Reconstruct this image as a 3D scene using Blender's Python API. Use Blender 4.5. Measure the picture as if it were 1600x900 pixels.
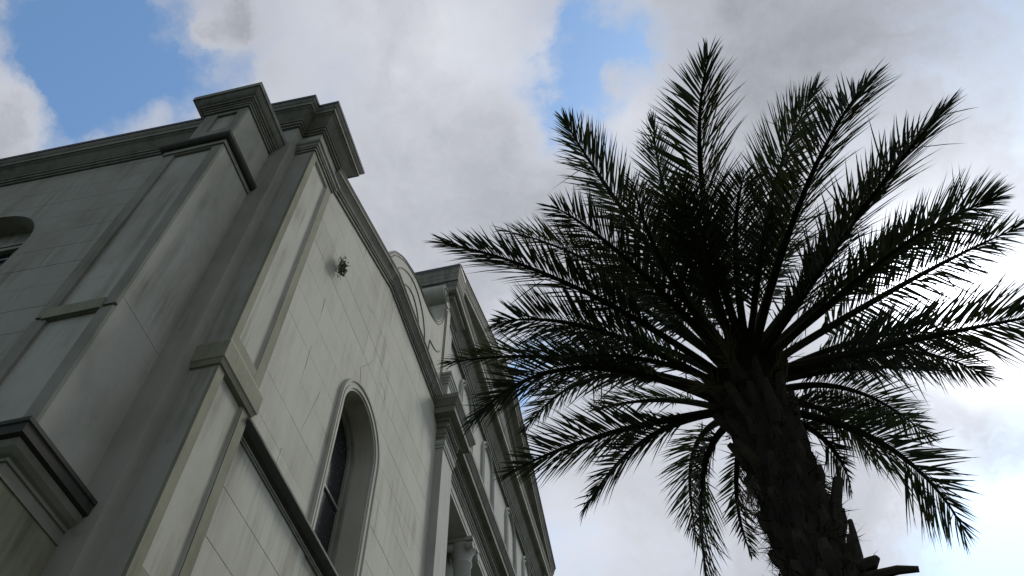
import bpy, bmesh, math, random
from mathutils import Vector, Matrix
random.seed(7)
S = bpy.context.scene
for o in list(bpy.data.objects): bpy.data.objects.remove(o)
COL = S.collection
EYE = 1.6                                  # eye height; heights below are measured from the eye

# ---------------------------------------------------------------- camera
cam = bpy.data.objects.new('camera', bpy.data.cameras.new('camera'))
COL.objects.link(cam)
cam.data.sensor_width = 36.0
cam.data.lens = 36.0 * 1271.68 / 1600.0
cam.data.clip_start = 0.05; cam.data.clip_end = 5000
CR = Vector((0.97492912, 0.22206494, -0.01415562)); CU = Vector((0.19183839, -0.80658422, 0.55912426)); CF = Vector((-0.11274419, 0.54782211, 0.82896302))
m = Matrix((CR, CU, -CF)).transposed().to_4x4(); m.translation = (4.0, 0.0, EYE)
cam.matrix_world = m
S.camera = cam
S.render.resolution_x = 1024; S.render.resolution_y = 576

# ---------------------------------------------------------------- sky and sun
SUN = Vector((0.3455, 0.5915, 0.7285)).normalized()
S.view_settings.view_transform = 'Standard'; S.view_settings.look = 'None'
S.view_settings.exposure = 0.0; S.view_settings.gamma = 1.0; S.view_settings.use_curve_mapping = False
W = bpy.data.worlds.new('World'); S.world = W; W.use_nodes = True
nt = W.node_tree; nt.nodes.clear()
def N(t, **k):
    n = nt.nodes.new(t)
    for a, v in k.items(): setattr(n, a, v)
    return n
def MA(op, a, b=None, clamp=False, c=None):
    n = N('ShaderNodeMath', operation=op, use_clamp=clamp)
    for i, v in enumerate((a, b, c)):
        if v is None: continue
        if isinstance(v, (int, float)): n.inputs[i].default_value = v
        else: nt.links.new(v, n.inputs[i])
    return n.outputs[0]
sky = N('ShaderNodeTexSky', sky_type='NISHITA', sun_disc=False)
sky.sun_elevation = math.asin(SUN.z); sky.sun_rotation = math.atan2(SUN.x, SUN.y)
sky.air_density = 1.1; sky.dust_density = 0.6; sky.ozone_density = 0.8
tc = N('ShaderNodeTexCoord')
def noise(vec, scale, detail=6, rough=0.55, out=0):
    n = N('ShaderNodeTexNoise'); n.inputs['Scale'].default_value = scale; n.inputs['Detail'].default_value = detail; n.inputs['Roughness'].default_value = rough
    nt.links.new(vec, n.inputs['Vector']); return n.outputs[out]
def warp(vec, scale, amt, detail):
    c = noise(vec, scale, detail, 0.6, 1)
    s = N('ShaderNodeVectorMath', operation='SUBTRACT'); nt.links.new(c, s.inputs[0]); s.inputs[1].default_value = (0.5, 0.5, 0.5)
    k = N('ShaderNodeVectorMath', operation='SCALE'); nt.links.new(s.outputs[0], k.inputs[0]); k.inputs['Scale'].default_value = amt
    a = N('ShaderNodeVectorMath', operation='ADD'); nt.links.new(vec, a.inputs[0]); nt.links.new(k.outputs[0], a.inputs[1])
    return a.outputs[0]
D0 = tc.outputs['Generated']
DW = warp(warp(D0, 4.5, 0.24, 9), 14.0, 0.05, 6)
DS = warp(D0, 2.2, 0.22, 4)
def blob(vec, d, r, amp):
    # a patch of thicker, thinner, brighter or darker cloud round one direction of the sky
    v = N('ShaderNodeVectorMath', operation='DISTANCE'); nt.links.new(vec, v.inputs[0]); v.inputs[1].default_value = d
    q = MA('DIVIDE', v.outputs['Value'], r); q = MA('MULTIPLY', q, q); q = MA('MULTIPLY', q, -1.0)
    return MA('MULTIPLY', MA('EXPONENT', q), amp)
def total(first, items):
    t = first
    for i in items: t = MA('ADD', t, i)
    return t
COVER = [((-0.496, 0.188, 0.848), 0.070, -1.25), ((-0.510, 0.140, 0.849), 0.054, -0.85), ((-0.445, 0.225, 0.867), 0.040, -0.65), ((-0.496, 0.238, 0.835), 0.033, -0.50), ((-0.378, 0.209, 0.902), 0.033, -0.45), ((-0.547, 0.132, 0.827), 0.027, 0.35), ((0.037, 0.320, 0.947), 0.057, -1.20), ((0.022, 0.395, 0.919), 0.037, -1.00), ((0.102, 0.336, 0.936), 0.028, -0.90), ((0.016, 0.274, 0.962), 0.020, -0.50), ((0.349, 0.784, 0.513), 0.054, -1.60), ((-0.114, 0.637, 0.762), 0.028, -0.90), ((-0.582, 0.199, 0.789), 0.057, 0.90), ((-0.390, 0.161, 0.906), 0.030, 0.70), ((0.060, 0.360, 0.931), 0.021, 0.60), ((-0.124, 0.270, 0.955), 0.107, 0.30), ((0.250, 0.434, 0.866), 0.167, 0.35), ((-0.211, 0.454, 0.866), 0.120, 0.40), ((0.343, 0.589, 0.732), 0.107, 0.40), ((0.164, 0.774, 0.611), 0.134, 0.20), ((-0.55, -0.80, 0.25), 0.62, -0.20)]
BRIGHT = [((-0.128, 0.255, 0.958), 0.087, 0.20), ((-0.278, 0.227, 0.933), 0.060, 0.08), ((-0.575, 0.208, 0.791), 0.060, 0.10), ((0.251, 0.342, 0.906), 0.100, -0.17), ((0.376, 0.355, 0.856), 0.100, -0.08), ((0.345, 0.428, 0.836), 0.120, -0.02), ((-0.215, 0.438, 0.873), 0.100, -0.06), ((-0.048, 0.338, 0.940), 0.047, 0.12), ((0.076, 0.411, 0.908), 0.040, 0.15), ((0.382, 0.662, 0.644), 0.040, 0.60), ((0.417, 0.567, 0.710), 0.040, -0.25), ((0.367, 0.706, 0.606), 0.047, -0.12), ((-0.048, 0.763, 0.645), 0.080, 0.12), ((0.270, 0.766, 0.583), 0.054, 0.12), ((0.315, 0.735, 0.600), 0.040, 0.20), ((-0.108, 0.529, 0.842), 0.067, 0.03), ((0.061, 0.773, 0.632), 0.080, 0.02), ((-0.35, -0.85, 0.25), 0.95, -0.42)]  # last patch added to darken the unseen sky behind, dimming the side walls
cover = total(MA('MULTIPLY', MA('SUBTRACT', noise(DW, 3.2, 9, 0.62), 0.5), 2.1), [blob(DW, d, r, a) for d, r, a in COVER])
cover = MA('ADD', cover, 0.85)
mr = N('ShaderNodeMapRange', interpolation_type='SMOOTHSTEP'); nt.links.new(cover, mr.inputs['Value'])
mr.inputs['From Min'].default_value = 0.02; mr.inputs['From Max'].default_value = 1.05
bright = total(MA('MULTIPLY', MA('SUBTRACT', noise(DS, 2.4, 7, 0.55), 0.5), 0.60), [blob(DS, d, r, a) for d, r, a in BRIGHT])
th = N('ShaderNodeMapRange', interpolation_type='SMOOTHSTEP'); nt.links.new(cover, th.inputs['Value'])
th.inputs['From Min'].default_value = 0.7; th.inputs['From Max'].default_value = 1.7; th.inputs['To Min'].default_value = 0.15; th.inputs['To Max'].default_value = -0.07
bright = total(bright, [th.outputs['Result'], 0.49])
sd = N('ShaderNodeVectorMath', operation='DISTANCE'); nt.links.new(D0, sd.inputs[0]); sd.inputs[1].default_value = SUN
glow = MA('ADD', MA('MULTIPLY', MA('EXPONENT', MA('MULTIPLY', MA('POWER', MA('DIVIDE', sd.outputs['Value'], 0.055), 2.0), -1.0)), 7.0),
                 MA('MULTIPLY', MA('EXPONENT', MA('MULTIPLY', MA('DIVIDE', sd.outputs['Value'], 0.14), -1.0)), 0.36))
lum = MA('MAXIMUM', bright, 0.20)
lum = MA('ADD', lum, glow)
tint = N('ShaderNodeMix', data_type='RGBA'); nt.links.new(MA('SUBTRACT', bright, 0.30, True), tint.inputs['Factor'])
tint.inputs['A'].default_value = (0.94, 0.985, 1.10, 1); tint.inputs['B'].default_value = (1.02, 1.02, 1.06, 1)
cc = N('ShaderNodeVectorMath', operation='SCALE'); nt.links.new(tint.outputs['Result'], cc.inputs[0]); nt.links.new(MA('MULTIPLY', lum, 6.67), cc.inputs['Scale'])
mixs = N('ShaderNodeMix', data_type='RGBA'); nt.links.new(mr.outputs['Result'], mixs.inputs['Factor'])
sb = N('ShaderNodeVectorMath', operation='MULTIPLY'); nt.links.new(sky.outputs['Color'], sb.inputs[0]); sb.inputs[1].default_value = (1.0, 1.22, 1.30)
nt.links.new(sb.outputs[0], mixs.inputs['A']); nt.links.new(cc.outputs[0], mixs.inputs['B'])
bg = N('ShaderNodeBackground'); bg.inputs['Strength'].default_value = 0.15
nt.links.new(mixs.outputs['Result'], bg.inputs['Color'])
wo = N('ShaderNodeOutputWorld'); nt.links.new(bg.outputs[0], wo.inputs['Surface'])
W.cycles.sampling_method = 'MANUAL'; W.cycles.sample_map_resolution = 512

sl = bpy.data.lights.new('sun', 'SUN'); sl.energy = 1.6; sl.angle = math.radians(14); sl.color = (1.0, 0.96, 0.9)
so = bpy.data.objects.new('sun', sl); COL.objects.link(so)
so.rotation_euler = (-SUN).to_track_quat('-Z', 'Y').to_euler(); so.location = (20, 30, 40)

# ---------------------------------------------------------------- materials
def stucco(name, base, dirt, amount=0.5, streak=0.5, rough=0.85, scale=1.0, ledge=None):
    mt = bpy.data.materials.new(name); mt.use_nodes = True; t = mt.node_tree; nd = t.nodes; L = t.links
    b = nd['Principled BSDF']; b.inputs['Roughness'].default_value = rough; b.inputs['Specular IOR Level'].default_value = 0.25
    g = nd.new('ShaderNodeNewGeometry')
    def nz(sc, stretch, det, rg=0.6):
        mp = nd.new('ShaderNodeMapping'); mp.inputs['Scale'].default_value = stretch; L.new(g.outputs['Position'], mp.inputs['Vector'])
        n = nd.new('ShaderNodeTexNoise'); n.inputs['Scale'].default_value = sc * scale; n.inputs['Detail'].default_value = det; n.inputs['Roughness'].default_value = rg
        L.new(mp.outputs[0], n.inputs['Vector']); return n.outputs['Fac']
    def mr_(v, a, c, lo=0.0, hi=1.0):
        r = nd.new('ShaderNodeMapRange'); L.new(v, r.inputs['Value']); r.inputs['From Min'].default_value = a; r.inputs['From Max'].default_value = c
        r.inputs['To Min'].default_value = lo; r.inputs['To Max'].default_value = hi; return r.outputs['Result']
    def mul(a, c):
        n = nd.new('ShaderNodeMath'); n.operation = 'MULTIPLY'
        for i, v in enumerate((a, c)):
            if isinstance(v, float): n.inputs[i].default_value = v
            else: L.new(v, n.inputs[i])
        return n.outputs[0]
    def mixc(f, a, c):
        n = nd.new('ShaderNodeMix'); n.data_type = 'RGBA'; L.new(f, n.inputs['Factor'])
        for k, v in (('A', a), ('B', c)):
            if isinstance(v, tuple): n.inputs[k].default_value = (*v, 1)
            else: L.new(v, n.inputs[k])
        return n.outputs['Result']
    big = mr_(nz(0.9, (1, 1, 0.6), 7, 0.68), 0.44, 0.66)
    st = mr_(nz(3.4, (1.6, 1.6, 0.10), 8, 0.65), 0.47, 0.66)
    spots = mr_(nz(7.0, (1, 1, 0.5), 8, 0.7), 0.60, 0.74)
    c = mixc(mul(big, amount * 0.55), base, dirt)
    c = mixc(mul(mul(st, mr_(nz(0.7, (1, 1, 1), 3), 0.4, 0.65)), streak), c, dirt)
    c = mixc(mul(spots, amount * 0.45), c, tuple(v * 0.55 for v in dirt))
    if ledge is not None:
        sx = nd.new('ShaderNodeSeparateXYZ'); L.new(g.outputs['Position'], sx.inputs[0])
        drip = mul(mr_(sx.outputs['Z'], ledge - 1.5, ledge, 0.0, 1.0), mr_(nz(2.2, (1.0, 1.0, 0.05), 7, 0.7), 0.50, 0.64))
        gate = nd.new('ShaderNodeMath'); gate.operation = 'LESS_THAN'; L.new(sx.outputs['Z'], gate.inputs[0]); gate.inputs[1].default_value = ledge
        c = mixc(mul(mul(drip, gate.outputs[0]), 0.75), c, tuple(v * 0.6 for v in dirt))
    oi = nd.new('ShaderNodeObjectInfo'); hv = nd.new('ShaderNodeHueSaturation'); L.new(c, hv.inputs['Color']); L.new(mr_(oi.outputs['Random'], 0.0, 1.0, 0.965, 1.035), hv.inputs['Value']); c = hv.outputs['Color']
    L.new(c, b.inputs['Base Color'])
    bp = nd.new('ShaderNodeBump'); bp.inputs['Strength'].default_value = 0.18; bp.inputs['Distance'].default_value = 0.012
    L.new(nz(9.0, (1, 1, 1), 9, 0.65), bp.inputs['Height']); L.new(bp.outputs[0], b.inputs['Normal'])
    return mt
def plain(name, col, rough=0.6, spec=0.3, noise_amt=0.3, sc=6.0, stretch=(1, 1, 1)):
    mt = bpy.data.materials.new(name); mt.use_nodes = True; t = mt.node_tree; nd = t.nodes; L = t.links
    b = nd['Principled BSDF']; b.inputs['Roughness'].default_value = rough; b.inputs['Specular IOR Level'].default_value = spec
    g = nd.new('ShaderNodeNewGeometry'); mp = nd.new('ShaderNodeMapping'); mp.inputs['Scale'].default_value = stretch; L.new(g.outputs['Position'], mp.inputs['Vector'])
    n = nd.new('ShaderNodeTexNoise'); n.inputs['Scale'].default_value = sc; n.inputs['Detail'].default_value = 6; L.new(mp.outputs[0], n.inputs['Vector'])
    x = nd.new('ShaderNodeMix'); x.data_type = 'RGBA'; L.new(n.outputs['Fac'], x.inputs['Factor'])
    x.inputs['A'].default_value = (*[v * (1 - noise_amt) for v in col], 1); x.inputs['B'].default_value = (*[v * (1 + noise_amt) for v in col], 1)
    L.new(x.outputs['Result'], b.inputs['Base Color'])
    return mt
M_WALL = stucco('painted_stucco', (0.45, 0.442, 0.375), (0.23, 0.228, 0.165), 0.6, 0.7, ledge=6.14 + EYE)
M_SIDE = stucco('shaded_side_stucco', (0.325, 0.318, 0.268), (0.165, 0.165, 0.12), 0.8, 0.9)  # wall stucco in a darker tone; the side's shade is put into colour
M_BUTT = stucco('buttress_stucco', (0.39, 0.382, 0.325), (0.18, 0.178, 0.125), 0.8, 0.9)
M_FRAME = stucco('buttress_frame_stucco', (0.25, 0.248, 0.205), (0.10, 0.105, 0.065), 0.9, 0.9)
M_BLACK = stucco('mildewed_shaded_stucco', (0.055, 0.056, 0.045), (0.022, 0.023, 0.016), 0.9, 0.8, scale=1.8)  # mildew on crown and roll; under the string course, shade put into colour
M_TRIM = stucco('moulding_stucco', (0.23, 0.228, 0.188), (0.08, 0.08, 0.055), 0.8, 0.9, scale=1.6)
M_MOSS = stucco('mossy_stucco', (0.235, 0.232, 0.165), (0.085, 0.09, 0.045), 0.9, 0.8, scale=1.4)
M_PANEL = stucco('panel_stucco', (0.42, 0.415, 0.355), (0.18, 0.18, 0.11), 0.5, 0.9)
M_CENTRE = stucco('centre_stucco', (0.40, 0.405, 0.365), (0.19, 0.195, 0.15), 0.4, 0.6)
M_SOOT = stucco('sooty_stucco', (0.085, 0.088, 0.07), (0.03, 0.032, 0.022), 0.9, 0.8, scale=1.8)
M_GLASS = bpy.data.materials.new('leaded_glass'); M_GLASS.use_nodes = True
_t = M_GLASS.node_tree; _b = _t.nodes['Principled BSDF']; _b.inputs['Roughness'].default_value = 0.25
_g = _t.nodes.new('ShaderNodeNewGeometry'); _v = _t.nodes.new('ShaderNodeTexVoronoi'); _v.inputs['Scale'].default_value = 15; _t.links.new(_g.outputs['Position'], _v.inputs['Vector'])
_r = _t.nodes.new('ShaderNodeValToRGB'); _t.links.new(_v.outputs['Distance'], _r.inputs['Fac'])
_r.color_ramp.elements[0].position = 0.09; _r.color_ramp.elements[0].color = (0.13, 0.145, 0.15, 1); _r.color_ramp.elements[1].position = 0.21; _r.color_ramp.elements[1].color = (0.008, 0.010, 0.012, 1)
_t.links.new(_r.outputs[0], _b.inputs['Base Color']); _b.inputs['Specular IOR Level'].default_value = 0.2
M_LEAD = plain('dull_metal', (0.20, 0.21, 0.20), 0.5)
M_ROOF = plain('roof_sheet', (0.07, 0.07, 0.08), 0.6, 0.3, 0.3, 3)
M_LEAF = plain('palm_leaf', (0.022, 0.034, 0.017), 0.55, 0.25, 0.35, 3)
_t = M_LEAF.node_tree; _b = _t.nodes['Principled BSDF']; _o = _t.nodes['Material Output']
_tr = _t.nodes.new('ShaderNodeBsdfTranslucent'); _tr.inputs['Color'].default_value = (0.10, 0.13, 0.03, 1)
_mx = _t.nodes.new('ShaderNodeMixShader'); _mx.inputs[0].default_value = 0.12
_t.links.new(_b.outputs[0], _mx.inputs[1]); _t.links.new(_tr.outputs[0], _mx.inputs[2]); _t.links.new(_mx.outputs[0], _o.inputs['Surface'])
M_RACHIS = plain('palm_stalk', (0.022, 0.024, 0.013), 0.9, 0.05, 0.3, 5)
M_BARK = plain('palm_bark', (0.030, 0.026, 0.020), 0.95, 0.1, 0.6, 14, (1, 1, 0.4))
M_BOOT = plain('palm_boot', (0.046, 0.039, 0.028), 0.9, 0.1, 0.5, 9)
M_FRUIT = plain('fruit_stalk', (0.09, 0.08, 0.03), 0.7, 0.2, 0.3, 9)
M_DRY = plain('dry_leaf', (0.15, 0.12, 0.08), 0.9, 0.1, 0.4, 12)
M_WEED = plain('weed_leaf', (0.11, 0.14, 0.07), 0.7, 0.2, 0.5, 20)
M_GROUND = plain('ground_grass', (0.035, 0.042, 0.026), 0.95, 0.1, 0.4, 2)
M_PAVE = plain('paving', (0.09, 0.088, 0.08), 0.9, 0.2, 0.2, 4)

# ---------------------------------------------------------------- mesh helpers
class MB:
    def __init__(s): s.v = []; s.f = []
    def face(s, pts):  # one polygon
        i = len(s.v); s.v += [tuple(p) for p in pts]; s.f.append(list(range(i, i + len(pts)))); return s
    def add(s, vs, fs):
        i = len(s.v); s.v += [tuple(p) for p in vs]; s.f += [[j + i for j in f] for f in fs]; return s
    def box(s, x0, x1, y0, y1, z0, z1):
        s.add([(x0, y0, z0), (x1, y0, z0), (x1, y1, z0), (x0, y1, z0), (x0, y0, z1), (x1, y0, z1), (x1, y1, z1), (x0, y1, z1)],
              [(0, 3, 2, 1), (4, 5, 6, 7), (0, 1, 5, 4), (1, 2, 6, 5), (2, 3, 7, 6), (3, 0, 4, 7)])
        return s
    def prism(s, poly, h0, h1, fn):
        n = len(poly)
        s.add([fn(a, b, h0) for a, b in poly] + [fn(a, b, h1) for a, b in poly],
              [list(range(n))[::-1], list(range(n, 2 * n))] + [(i, (i + 1) % n, (i + 1) % n + n, i + n) for i in range(n)])
        return s
    def sweep(s, path, prof, fn, side=1, vertical_ends=False, closed=False):
        # path: points (a, b); prof: closed outline (n, h), n measured to the right (side=1) or left (side=-1) of travel
        P = [Vector(p) for p in path]; k = len(P); ms = []
        def nrm(a, b):
            d = (b - a).normalized(); return Vector((d.y, -d.x)) * side
        for i in range(k):
            if closed: n1 = nrm(P[i - 1], P[i]); n2 = nrm(P[i], P[(i + 1) % k])
            else:
                n1 = nrm(P[i - 1], P[i]) if i > 0 else None; n2 = nrm(P[i], P[i + 1]) if i < k - 1 else None
                if n1 is None or n2 is None:
                    n = n1 or n2
                    ms.append(Vector((0, 1.0 / n.y)) if vertical_ends else n); continue
            ms.append((n1 + n2) / (1 + n1.dot(n2)))
        q = len(prof)
        vs = [fn(P[i].x + ms[i].x * n, P[i].y + ms[i].y * n, h) for i in range(k) for n, h in prof]
        fs = []
        for i in range(k if closed else k - 1):
            j = (i + 1) % k
            for a in range(q):
                b = (a + 1) % q; fs.append((i * q + a, i * q + b, j * q + b, j * q + a))
        if not closed: fs += [list(range(q))[::-1], [(k - 1) * q + a for a in range(q)]]
        s.add(vs, fs); return s
    def tube(s, pts, rad, seg=6):
        pts = [Vector(p) for p in pts]; k = len(pts)
        if not isinstance(rad, (list, tuple)): rad = [rad] * k
        vs = []; up = Vector((0, 0, 1))
        for i, p in enumerate(pts):
            d = (pts[min(i + 1, k - 1)] - pts[max(i - 1, 0)]).normalized()
            a = d.cross(up)
            if a.length < 0.05: a = d.cross(Vector((1, 0, 0)))
            a.normalize(); b = d.cross(a)
            vs += [p + (a * math.cos(6.28318 * t / seg) + b * math.sin(6.28318 * t / seg)) * rad[i] for t in range(seg)]
        fs = [(i * seg + t, i * seg + (t + 1) % seg, (i + 1) * seg + (t + 1) % seg, (i + 1) * seg + t) for i in range(k - 1) for t in range(seg)]
        fs += [list(range(seg))[::-1], [(k - 1) * seg + t for t in range(seg)]]
        s.add(vs, fs); return s
    def lathe(s, cx, cy, prof, seg=24):
        n = len(prof)
        vs = [(cx + r * math.cos(6.28318 * t / seg), cy + r * math.sin(6.28318 * t / seg), z) for r, z in prof for t in range(seg)]
        fs = [(i * seg + t, i * seg + (t + 1) % seg, (i + 1) * seg + (t + 1) % seg, (i + 1) * seg + t) for i in range(n - 1) for t in range(seg)]
        fs += [list(range(seg))[::-1], [(n - 1) * seg + t for t in range(seg)]]
        s.add(vs, fs); return s
    def build(s, name, mat, parent=None, origin=None, smooth=False, dz=EYE, **props):
        o3 = Vector(origin) if origin is not None else (root_of(parent) if parent else Vector((0, 0, 0)))
        me = bpy.data.meshes.new(name)
        me.from_pydata([(x - o3.x, y - o3.y, z + dz - o3.z) for x, y, z in s.v], [], s.f)
        bm = bmesh.new(); bm.from_mesh(me); bmesh.ops.recalc_face_normals(bm, faces=bm.faces); bm.to_mesh(me); bm.free()
        if smooth: me.polygons.foreach_set('use_smooth', [True] * len(me.polygons))
        me.materials.append(mat)
        return link(name, me, parent, origin, **props)
ROOTS = {}
def root_of(o):
    v = Vector((0, 0, 0))
    while o: v += o.location; o = o.parent
    return v
def link(name, me, parent=None, origin=None, **props):
    o = bpy.data.objects.new(name, me); COL.objects.link(o)
    if parent: o.parent = parent
    if origin is not None: o.location = Vector(origin) - (root_of(parent) if parent else Vector((0, 0, 0)))
    for k, v in props.items(): o[k] = v
    return o
def thing(name, loc, label, cat, group=None):
    o = bpy.data.objects.new(name, None); COL.objects.link(o); o.location = loc; o['label'] = label; o['category'] = cat
    if group: o['group'] = group
    return o
XY = lambda a, b, h: (a, b, h)          # plan path, height h
YZ = lambda a, b, h: (h, a, b)          # elevation path on the front, x = h
SK = 0.025
def side_y(x): return 4.22 + SK * (x + 0.22)
XZ = lambda a, b, h: (a, side_y(a) + h, b)   # elevation on the side wall, h = depth behind its face
def clip(poly, a, b, c):
    # keep the part where a*u + b*v <= c
    out = []
    for i in range(len(poly)):
        p = poly[i]; q = poly[(i + 1) % len(poly)]; dp = a * p[0] + b * p[1] - c; dq = a * q[0] + b * q[1] - c
        if dp <= 0: out.append(p)
        if dp * dq < 0:
            t = dp / (dp - dq); out.append((p[0] + (q[0] - p[0]) * t, p[1] + (q[1] - p[1]) * t))
    return out
def area(p): return abs(sum(p[i][0] * p[(i + 1) % len(p)][1] - p[(i + 1) % len(p)][0] * p[i][1] for i in range(len(p)))) / 2 if len(p) > 2 else 0
def minus(poly, hole):
    # convex minus convex (hole counter-clockwise)
    out = []; rest = poly
    for i in range(len(hole)):
        p = hole[i]; q = hole[(i + 1) % len(hole)]; nx, ny = q[1] - p[1], -(q[0] - p[0]); c = nx * p[0] + ny * p[1]
        piece = clip(rest, -nx, -ny, -c)
        if area(piece) > 1e-5: out.append(piece)
        rest = clip(rest, nx, ny, c)
        if area(rest) < 1e-6: break
    return out if rest is not poly else [poly]
def arch(cy, zs, r, zb, seg=28):
    return [(cy - r, zb), (cy + r, zb)] + [(cy + r * math.cos(math.pi * k / seg), zs + r * math.sin(math.pi * k / seg)) for k in range(seg + 1)]
def smooth_line(pts, sub=5):
    out = []; n = len(pts)
    for i in range(n - 1):
        p0, p1, p2, p3 = [Vector(pts[max(0, min(n - 1, j))]) for j in (i - 1, i, i + 1, i + 2)]
        for k in range(sub):
            t = k / sub
            out.append(0.5 * ((2 * p1) + (p2 - p0) * t + (2 * p0 - 5 * p1 + 4 * p2 - p3) * t * t + (3 * p1 - p0 - 3 * p2 + p3) * t ** 3))
    out.append(Vector(pts[-1])); return out
G = -EYE                                  # ground height measured from the eye

# ---------------------------------------------------------------- ground
o = MB(); o.face([(-600, -600, G), (600, -600, G), (600, 600, G), (-600, 600, G)]); o.build('ground', M_GROUND, kind='structure')
o = MB(); o.box(0.6, 4.5, -6, 40, G - 0.05, G + 0.004); o.build('path', M_PAVE, kind='structure')

# ================================================================ the church
church = thing('church', (0, 4.22, 0), 'white stucco church with corner piers, arched windows, scrolled gable wall and pediment', 'church')

# ---- front wall of the left bay: backing with the window hole, then the scored blocks
CY, CZ, RI, RO = 7.85, 8.80, 0.665, 0.845
RAKE = ((5.14, 11.75), (7.97, 12.86), (11.33, 12.89))
def under_rake(p, pad=0.0):
    for (y0, z0), (y1, z1) in zip(RAKE, RAKE[1:]):
        a, b = -(z1 - z0), (y1 - y0); p = clip(p, a, b, a * y0 + b * (z0 + pad))
    return p
hole = arch(CY, CZ, RI, 6.25)
mb = MB()
for p in minus(under_rake([(5.0, G), (11.4, G), (11.4, 13.4), (5.0, 13.4)], 0.03), hole): mb.prism(p, -0.42, -0.012, YZ)
front_wall = mb.build('front_wall', M_WALL, church)
J = 0.0035; R2 = random.Random(5)
def block_row(parent, bounds, u0, u1, z0, z1, off, ln, fn, mat, hole=None, top=None, gap=J, first_names=None, th=0.012):
    u = off
    while u > u0: u -= ln
    while u < u1:
        a, b = max(u, u0), min(u + ln, u1)
        if b - a > 0.03:
            vg = R2.choice((0.0004, 0.0008, 0.0028)); hg = gap * R2.uniform(0.35, 1.05)
            p = [(a + vg, z0 + hg), (b - vg, z0 + hg), (b - vg, z1 - hg), (a + vg, z1 - hg)]
            if top: p = top(p)
            if area(p) > 0.002:
                pcs = minus(p, hole) if hole else [p]
                if pcs:
                    m_ = MB()
                    tilt = random.uniform(-0.0012, 0.0012)
                    if len(pcs) == 1 and pcs[0] is p or (len(pcs) == 1 and len(pcs[0]) == 4):
                        q = pcs[0]; n = len(q); cx = sum(t[0] for t in q) / n; cz = sum(t[1] for t in q) / n
                        ins = [(t[0] + (vg if t[0] < cx else -vg), t[1] + (hg if t[1] < cz else -hg)) for t in q]
                        vs = [fn(t[0], t[1], -th * SGN[fn]) for t in q] + [fn(t[0], t[1], (-0.004) * SGN[fn]) for t in q] + [fn(t[0], t[1], tilt * SGN[fn]) for t in ins]
                        fs = [(i, (i + 1) % n, (i + 1) % n + n, i + n) for i in range(n)] + [(i + n, (i + 1) % n + n, (i + 1) % n + 2 * n, i + 2 * n) for i in range(n)] + [list(range(2 * n, 3 * n))]
                        m_.add(vs, fs)
                    else:
                        for q in pcs: m_.prism(q, -th * SGN[fn], tilt * SGN[fn], fn)
                    m_.build('wall_block', mat, parent)
        u += ln
SGN = {YZ: 1.0, XZ: -1.0}
bh = arch(CY, CZ, RI + 0.05, 6.0)
z = 5.53 - 0.592 * 12; k = 0
while z < 12.9:
    z0, z1 = max(z, G), z + 0.592
    if z1 > G:
        off = 6.01 if k % 2 == 0 else 6.75
        block_row(front_wall, None, 5.05, 11.40, z0, z1, off, 1.48, YZ, M_WALL, hole=bh if z1 > 6.0 and z0 < 9.7 else None, top=under_rake)
    z += 0.592; k += 1

# hairline cracks in the stucco
M_CRACK = plain('crack_dirt', (0.13, 0.13, 0.10), 0.95, 0.0)
for pts in [[(7.946, 11.485), (7.892, 11.251), (7.864, 11.053), (7.851, 10.739), (7.853, 10.522), (7.688, 10.243), (7.49, 9.946), (7.531, 9.807), (7.589, 9.659)], [(6.009, 8.659), (6.006, 8.531), (6.006, 8.356), (6.006, 8.186)], [(6.517, 8.291), (6.497, 8.142), (6.437, 7.855), (6.322, 7.365)], [(8.258, 10.463), (8.468, 10.487), (8.558, 10.342)], [(5.982, 9.736), (5.993, 9.558), (6.002, 9.413)], [(7.236, 11.326), (7.346, 11.307), (7.504, 11.428)], [(6.036, 6.782), (6.02, 6.547), (6.016, 6.183)], [(9.73, 8.922), (10.053, 8.794), (10.501, 8.732)]]:
    MB().tube([(0.0005, a + R2.uniform(-.006, .006), b + R2.uniform(-.006, .006)) for a, b in pts], 0.0024, 3).build('crack', M_CRACK, front_wall)

# ---- arched front window
window = MB()
arc_path = [(CY - RI, 6.3)] + [(CY - RI * math.cos(math.pi * k / 30), CZ + RI * math.sin(math.pi * k / 30)) for k in range(31)] + [(CY + RI, 6.3)]
prof = [(0.0, -0.02), (0.0, 0.012), (0.03, 0.016), (0.035, 0.038), (0.085, 0.042), (0.09, 0.028), (0.13, 0.03), (0.135, 0.052), (0.165, 0.055), (0.182, 0.02), (0.182, -0.02)]
arched_window = MB().sweep(arc_path, prof, YZ, side=-1).build('window_surround', M_WALL, church)
mb = MB(); mb.sweep(arc_path, [(0.0, -0.42), (0.0, -0.30), (-0.04, -0.31), (-0.05, -0.345), (-0.10, -0.35), (-0.115, -0.42)], YZ, side=-1)
win = mb.build('window_frame', M_TRIM, church)
mb = MB(); p = arch(CY, CZ, RI - 0.10, 6.3); mb.prism(p, -0.40, -0.385, YZ); mb.build('glass_pane', M_GLASS, win)
for zz in (7.93, 6.95):
    mb = MB(); mb.box(-0.385, -0.355, CY - RI + 0.1, CY + RI - 0.1, zz - 0.02, zz + 0.02); mb.build('glazing_bar', M_LEAD, win)
mb = MB(); mb.box(-0.385, -0.362, CY - 0.012, CY + 0.012, 6.3, CZ + 0.55); mb.build('glazing_bar', M_LEAD, win)

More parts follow.
